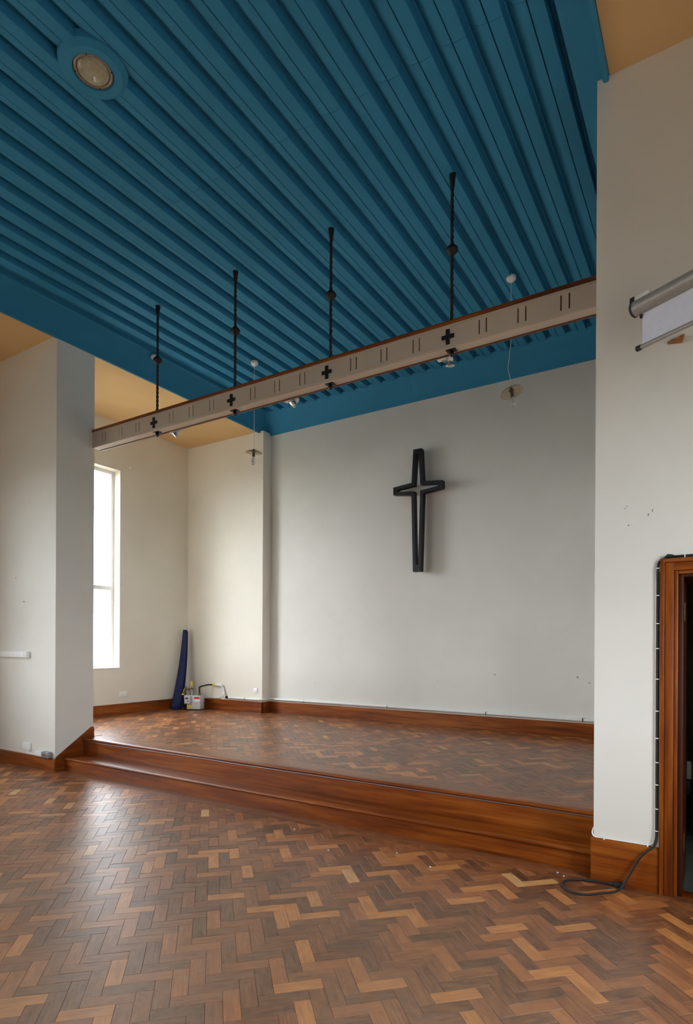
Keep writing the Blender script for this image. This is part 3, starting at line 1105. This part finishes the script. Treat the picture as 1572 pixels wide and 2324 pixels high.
# white gas pipe along the back wall
pipe = empty('gas_pipe', (-4.4, YW, .606), 'long white pipe clipped above the skirting of the back wall', 'pipe')
zp = .606
bm = bmesh.new()
tube(bm, [(-8.16, YN - .03, zp - .022), (-7.86, YN - .03, zp - .018)], .013, 10)
tube(bm, spline([(-7.80, YN - .032, .80), (-7.775, YN - .032, .72), (-7.765, YN - .032, .64), (-7.74, YN - .032, zp + .004), (-7.6, YN - .032, zp), (-7.2, YN - .032, zp), (-6.95, YN - .034, zp), (-6.87, YN - .036, zp), (-6.833, YN - .006, zp), (-6.832, YN + .06, zp), (-6.832, YW - .09, zp),
      (-6.81, YW - .045, zp), (-6.72, YW - .032, zp), (-6.0, YW - .032, zp), (-4.4, YW - .032, zp + .002), (-2.8, YW - .032, zp), (-1.6, YW - .032, zp - .004), (XR - .002, YW - .032, zp - .006)], 6), .0225, 12)
done('pipe_run', bm, 'offwhite', pipe, True)
for x in (-7.24, -6.08, -4.44, -2.82, -1.5):
    y = (YN if x < -6.87 else YW)
    bm = bmesh.new()
    lathe(bm, [(.0230, -.007), (.0262, -.007), (.0262, .007), (.0230, .007)], 14, Matrix.Translation((x, y - .032, zp)) @ Matrix.Rotation(PI / 2, 4, 'Y'))
    box(bm, (x - .004, y - .016, zp - .006), (x + .004, y - .0005, zp + .006))
    done('pipe_clip', bm, 'chrome', pipe)
bm = bmesh.new()
tube(bm, [(-7.80, YN - .032, .80), (-7.83, YN - .032, .822), (-8.02, YN - .032, .822)], .026, 12)
tube(bm, [(-7.765, YN - .032, .70), (-7.765, YN - .032, .60)], .030, 12)
done('elbow_pipe', bm, 'offwhite', pipe, True)
bm = bmesh.new()
lathe(bm, [(0, -.035), (.022, -.034), (.022, .034), (0, .035)], 12, Matrix.Translation((-7.68, YN - .034, zp)) @ Matrix.Rotation(PI / 2, 4, 'Y'))
tube(bm, [(-7.68, YN - .034, zp), (-7.68, YN - .075, zp + .02), (-7.63, YN - .08, zp + .03)], .007, 8)
done('stop_valve', bm, 'iron', pipe, 'auto')

# gas meter
gx, gy, gz = -8.245, 7.80, ZP
gm = empty('gas_meter', (gx, gy, gz), 'grey gas meter with yellow sticker in the left back corner', 'gas meter')
RM = Matrix.Translation((gx, gy, gz)) @ Matrix.Rotation(.32, 4, 'Z')
def gpart(name, fn, mat, sm=False, parent=gm):
    bm = bmesh.new()
    fn(bm)
    return done(name, bm, mat, parent, sm)
body = gpart('case', lambda b: box(b, (-.14, -.085, .012), (.14, .085, .27), .018, RM), 'meter', 'auto')
gpart('seam_flange', lambda b: box(b, (-.146, -.091, .148), (.146, .091, .156), .002, RM), 'meter', 'auto')
ix = gpart('index_housing', lambda b: box(b, (-.165, -.130, .115), (-.045, -.086, .275), .014, RM), 'meter', 'auto')
gpart('index_window', lambda b: box(b, (-.135, -.1325, .205), (-.085, -.1295, .235), .001, RM), 'black', False, ix)
gpart('dial', lambda b: lathe(b, [(0, -.003), (.012, -.003), (.012, .001), (0, .001)], 14, RM @ Matrix.Translation((-.085, -.131, .170)) @ Matrix.Rotation(PI / 2, 4, 'X')), 'black', False, ix)
gpart('sticker', lambda b: box(b, (-.115, -.0868, .035), (-.04, -.0848, .098), 0, RM), 'yellow')
gpart('rating_label', lambda b: box(b, (.015, -.0868, .165), (.125, -.0848, .205), 0, RM), 'white')
gpart('warning_label', lambda b: box(b, (.015, -.0868, .207), (.125, -.0848, .245), 0, RM), 'red')
def union(x):
    def f(b):
        lathe(b, [(0, .262), (.026, .262), (.026, .285), (.020, .288), (.020, .318), (0, .318)], 16, RM @ Matrix.Translation((x, 0, 0)))
    return f
gpart('inlet_union', union(-.08), 'chrome', 'auto')
gpart('outlet_union', union(.08), 'bronze', 'auto')
gpart('regulator', lambda b: (lathe(b, [(0, .315), (.028, .318), (.030, .375), (.024, .385), (.062, .405), (.068, .418), (.062, .430), (.030, .445), (0, .446)], 20, RM @ Matrix.Translation((-.08, 0, 0)))), 'silver', 'auto')
gpart('regulator_cap', lambda b: lathe(b, [(0, .446), (.023, .446), (.023, .515), (.018, .520), (.010, .535), (0, .536)], 16, RM @ Matrix.Translation((-.08, 0, 0))), 'yellow', 'auto')
def p3(*q):
    return [RM @ Vector(v) for v in q]
gpart('inlet_pipe', lambda b: tube(b, p3((-.10, .0, .36), (-.15, .0, .37), (-.19, .0, .40), (-.20, .01, .41), (-.215, .02, .38), (-.225, .03, .25), (-.23, .03, .0)), .016, 10), 'bronze', True)
gpart('valve_lever', lambda b: (tube(b, p3((-.20, -.02, .40), (-.225, -.04, .36), (-.23, -.05, .30)), .007, 8), lathe(b, [(0, -.018), (.02, -.012), (.022, .01), (0, .018)], 12, RM @ Matrix.Translation((-.232, -.05, .285)))), 'yellow', True)
ob_ = [RM @ Vector((.08, 0, .315)), RM @ Vector((.08, 0, .395)), RM @ Vector((.095, .005, .43)), Vector((-8.11, YN - .10, .824)), Vector((-8.075, YN - .04, .822)), Vector((-8.03, YN - .032, .822))]
gpart('outlet_pipe', lambda b: tube(b, spline(ob_, 5), .014, 10), 'iron', True)
gpart('yellow_band', lambda b: tube(b, [(-8.035, YN - .032, .822), (-7.975, YN - .032, .822)], .0275, 12), 'yellow', True)

# rolled blue mat leaning in the corner
mat = empty('rolled_mat', (-8.55, 7.78, ZP), 'dark blue rolled mat leaning in the left back corner', 'mat')
bm = bmesh.new()
NZ, NT_ = 22, 44
grid = []
for i in range(NZ + 1):
    t = i / NZ
    cx = -8.560 + (-8.665 + 8.560) * (t ** 1.3) - .045 * math.sin(t * PI) * .0 + .035 * (1 - t) ** 2 * -1
    cy_ = 7.64 + (7.93 - 7.64) * t + .02 * math.sin(t * PI)
    z = ZP + .002 + 1.49 * t
    aw = .068 * (1 - t) ** .9 + .048
    ad = .040 * (1 - t) + .034
    row = []
    for k in range(NT_ + 1):
        u = k / NT_
        th = -.3 + u * 2 * PI * 1.62
        rr = 1 - .36 * u
        zz = z + (.0 if i < NZ else (-.022 if u < .30 else (.006 if u < .62 else -.035)))
        px_ = aw * rr * math.cos(th)
        py_ = ad * rr * math.sin(th)
        a = .45
        row.append(bm.verts.new((cx + px_ * math.cos(a) - py_ * math.sin(a), cy_ + px_ * math.sin(a) + py_ * math.cos(a), zz)))
    grid.append(row)
for A, B in zip(grid, grid[1:]):
    for k in range(NT_):
        bm.faces.new((A[k], A[k + 1], B[k + 1], B[k]))
o = done('mat_sheet', bm, 'mat', mat, True)
md = o.modifiers.new('thickness', 'SOLIDIFY')
md.thickness = .006
md.offset = 0

# ------------------------------------------------------------------ electrical plates
def plate(name, a, b, label, cat, extra=None, mat='white'):
    r = empty(name, tuple((a[i] + b[i]) / 2 for i in range(3)), label, cat)
    obox('face_plate', a, b, mat, r, .003)
    for (nm, p, q, mm) in extra or []:
        obox(nm, p, q, mm, r, .001)
    return r
plate('wall_switch', (-7.062, YN - .012, .715), (-6.977, YN - .0005, .800), 'small white switch plate beside the corner of the back wall', 'switch', [('rocker', (-7.032, YN - .016, .742), (-7.007, YN - .0118, .773), 'white')])
plate('wall_socket', (XW + .0005, 6.540, .670), (XW + .012, 6.686, .756), 'white double socket on the wall below the tall window', 'socket',
      [('rocker', (XW + .0118, 6.575, .725), (XW + .015, 6.590, .742), 'white'), ('rocker', (XW + .0118, 6.635, .725), (XW + .015, 6.650, .742), 'white'), ('drop_cable', (XW + .0005, 6.606, .55), (XW + .007, 6.613, .669), 'white')])
plate('fused_outlet', (-7.632, YF - .030, .213), (-7.480, YF - .0005, .300), 'white outlet plate low on the left pier wall', 'socket',
      [('rocker', (-7.575, YF - .033, .245), (-7.550, YF - .0298, .270), 'white'), ('drop_trunking', (-7.575, YF - .012, .156), (-7.535, YF - .001, .2128), 'white'), ('drop_trunking', (-7.534, YF - .012, .156), (-7.332, YF - .001, .178), 'white')])
plate('junction_box', (-7.330, YF - .035, .158), (-7.168, YF - .0005, .222), 'white junction box on the skirting of the left pier', 'box', [('lid', (-7.322, YF - .038, .163), (-7.176, YF - .0348, .217), 'white')])
plate('metal_box', (-7.160, YF - .055, .158), (-7.010, YF - .0005, .232), 'grey metal outlet box at the corner of the left pier', 'box', [('lid', (-7.154, YF - .058, .163), (-7.016, YF - .0548, .227), 'grey'), ('knockout', (-7.10, YF - .060, .186), (-7.08, YF - .0578, .206), 'black')], 'grey')
tr = plate('cable_trunking', (XW + .001, YF - .050, 1.404), (-7.575, YF - .0005, 1.478), 'white horizontal trunking ending on the left pier wall', 'trunking', [('end_cap', (-7.5748, YF - .051, 1.402), (-7.522, YF - .0005, 1.480), 'white')])
plate('dimmer_switch', (XR - .022, YF + .20, 1.86), (XR - .0005, YF + .29, 1.945), 'white switch on the inner side of the right pier', 'switch', [('rocker', (XR - .026, YF + .235, 1.89), (XR - .0218, YF + .255, 1.915), 'white')])
bm = bmesh.new()
lathe(bm, [(0, .016), (.012, .014), (.02, .006), (.022, 0), (0, 0)], 16, Matrix.Translation((XW, 6.735, 4.69)) @ Matrix.Rotation(PI / 2, 4, 'Y'))
tag(done('wall_fitting', bm, 'white', None, True), 'small round white fitting on the wall above the tall window', 'fitting')

# ------------------------------------------------------------------ scars and plugs in the plaster (parts of their walls)
def scar(wallo, pts, y, thick=.0012, name='plaster_scar', mat='scar'):
    oprism(name, pts, 1, y - thick, y + .0005, mat, wallo)
def blob(x, z, w, h, n=7):
    return [(x + w * (.7 + .6 * random.random()) * math.cos(2 * PI * i / n), z + h * (.7 + .6 * random.random()) * math.sin(2 * PI * i / n)) for i in range(n)]
for x, z, w_, h_ in ((-.505, 2.505, .006, .004), (-.517, 2.492, .009, .003), (-.494, 2.380, .005, .006), (-.377, 2.437, .004, .009), (-.354, 2.462, .003, .011)):
    scar(wall_front_right, blob(x, z, w_, h_), YF)
for x, z, w_, h_ in ((-1.573, 1.167, .014, .012), (-1.424, 1.095, .010, .010), (-2.706, 1.167, .014, .008), (-3.6, 1.05, .006, .006), (-5.9, .93, .006, .006)):
    scar(wall_back, blob(x, z, w_, h_), YW)
for x, z, w_, h_ in ((-7.66, 2.13, .028, .007), (-7.86, 2.45, .006, .016), (-7.1, .62, .006, .005)):
    scar(wall_front_left, blob(x, z, w_, h_), YF)

# ------------------------------------------------------------------ crumbs on the floor
CR_ = [(-3.05, 4.02, 'near the foot of the steps'), (-2.52, 3.75, 'out on the parquet left of centre'), (-2.05, 3.98, 'close to the lower riser'), (-1.72, 3.86, 'right of the middle of the steps'), (-.93, 4.24, 'in the corner by the right pier'), (-.88, 4.20, 'beside the black cable loop')]
for x, y, wh in CR_:
    bm = bmesh.new()
    bmesh.ops.create_icosphere(bm, subdivisions=1, radius=.008)
    for v in bm.verts:
        v.co = Vector((v.co.x * random.uniform(.7, 1.3), v.co.y * random.uniform(.7, 1.3), v.co.z * .7))
        v.co += Vector((x, y, .0062))
    tag(done('plaster_crumb', bm, 'crumb'), 'tiny grey plaster crumb ' + wh, 'crumb', 'plaster crumbs on the parquet')
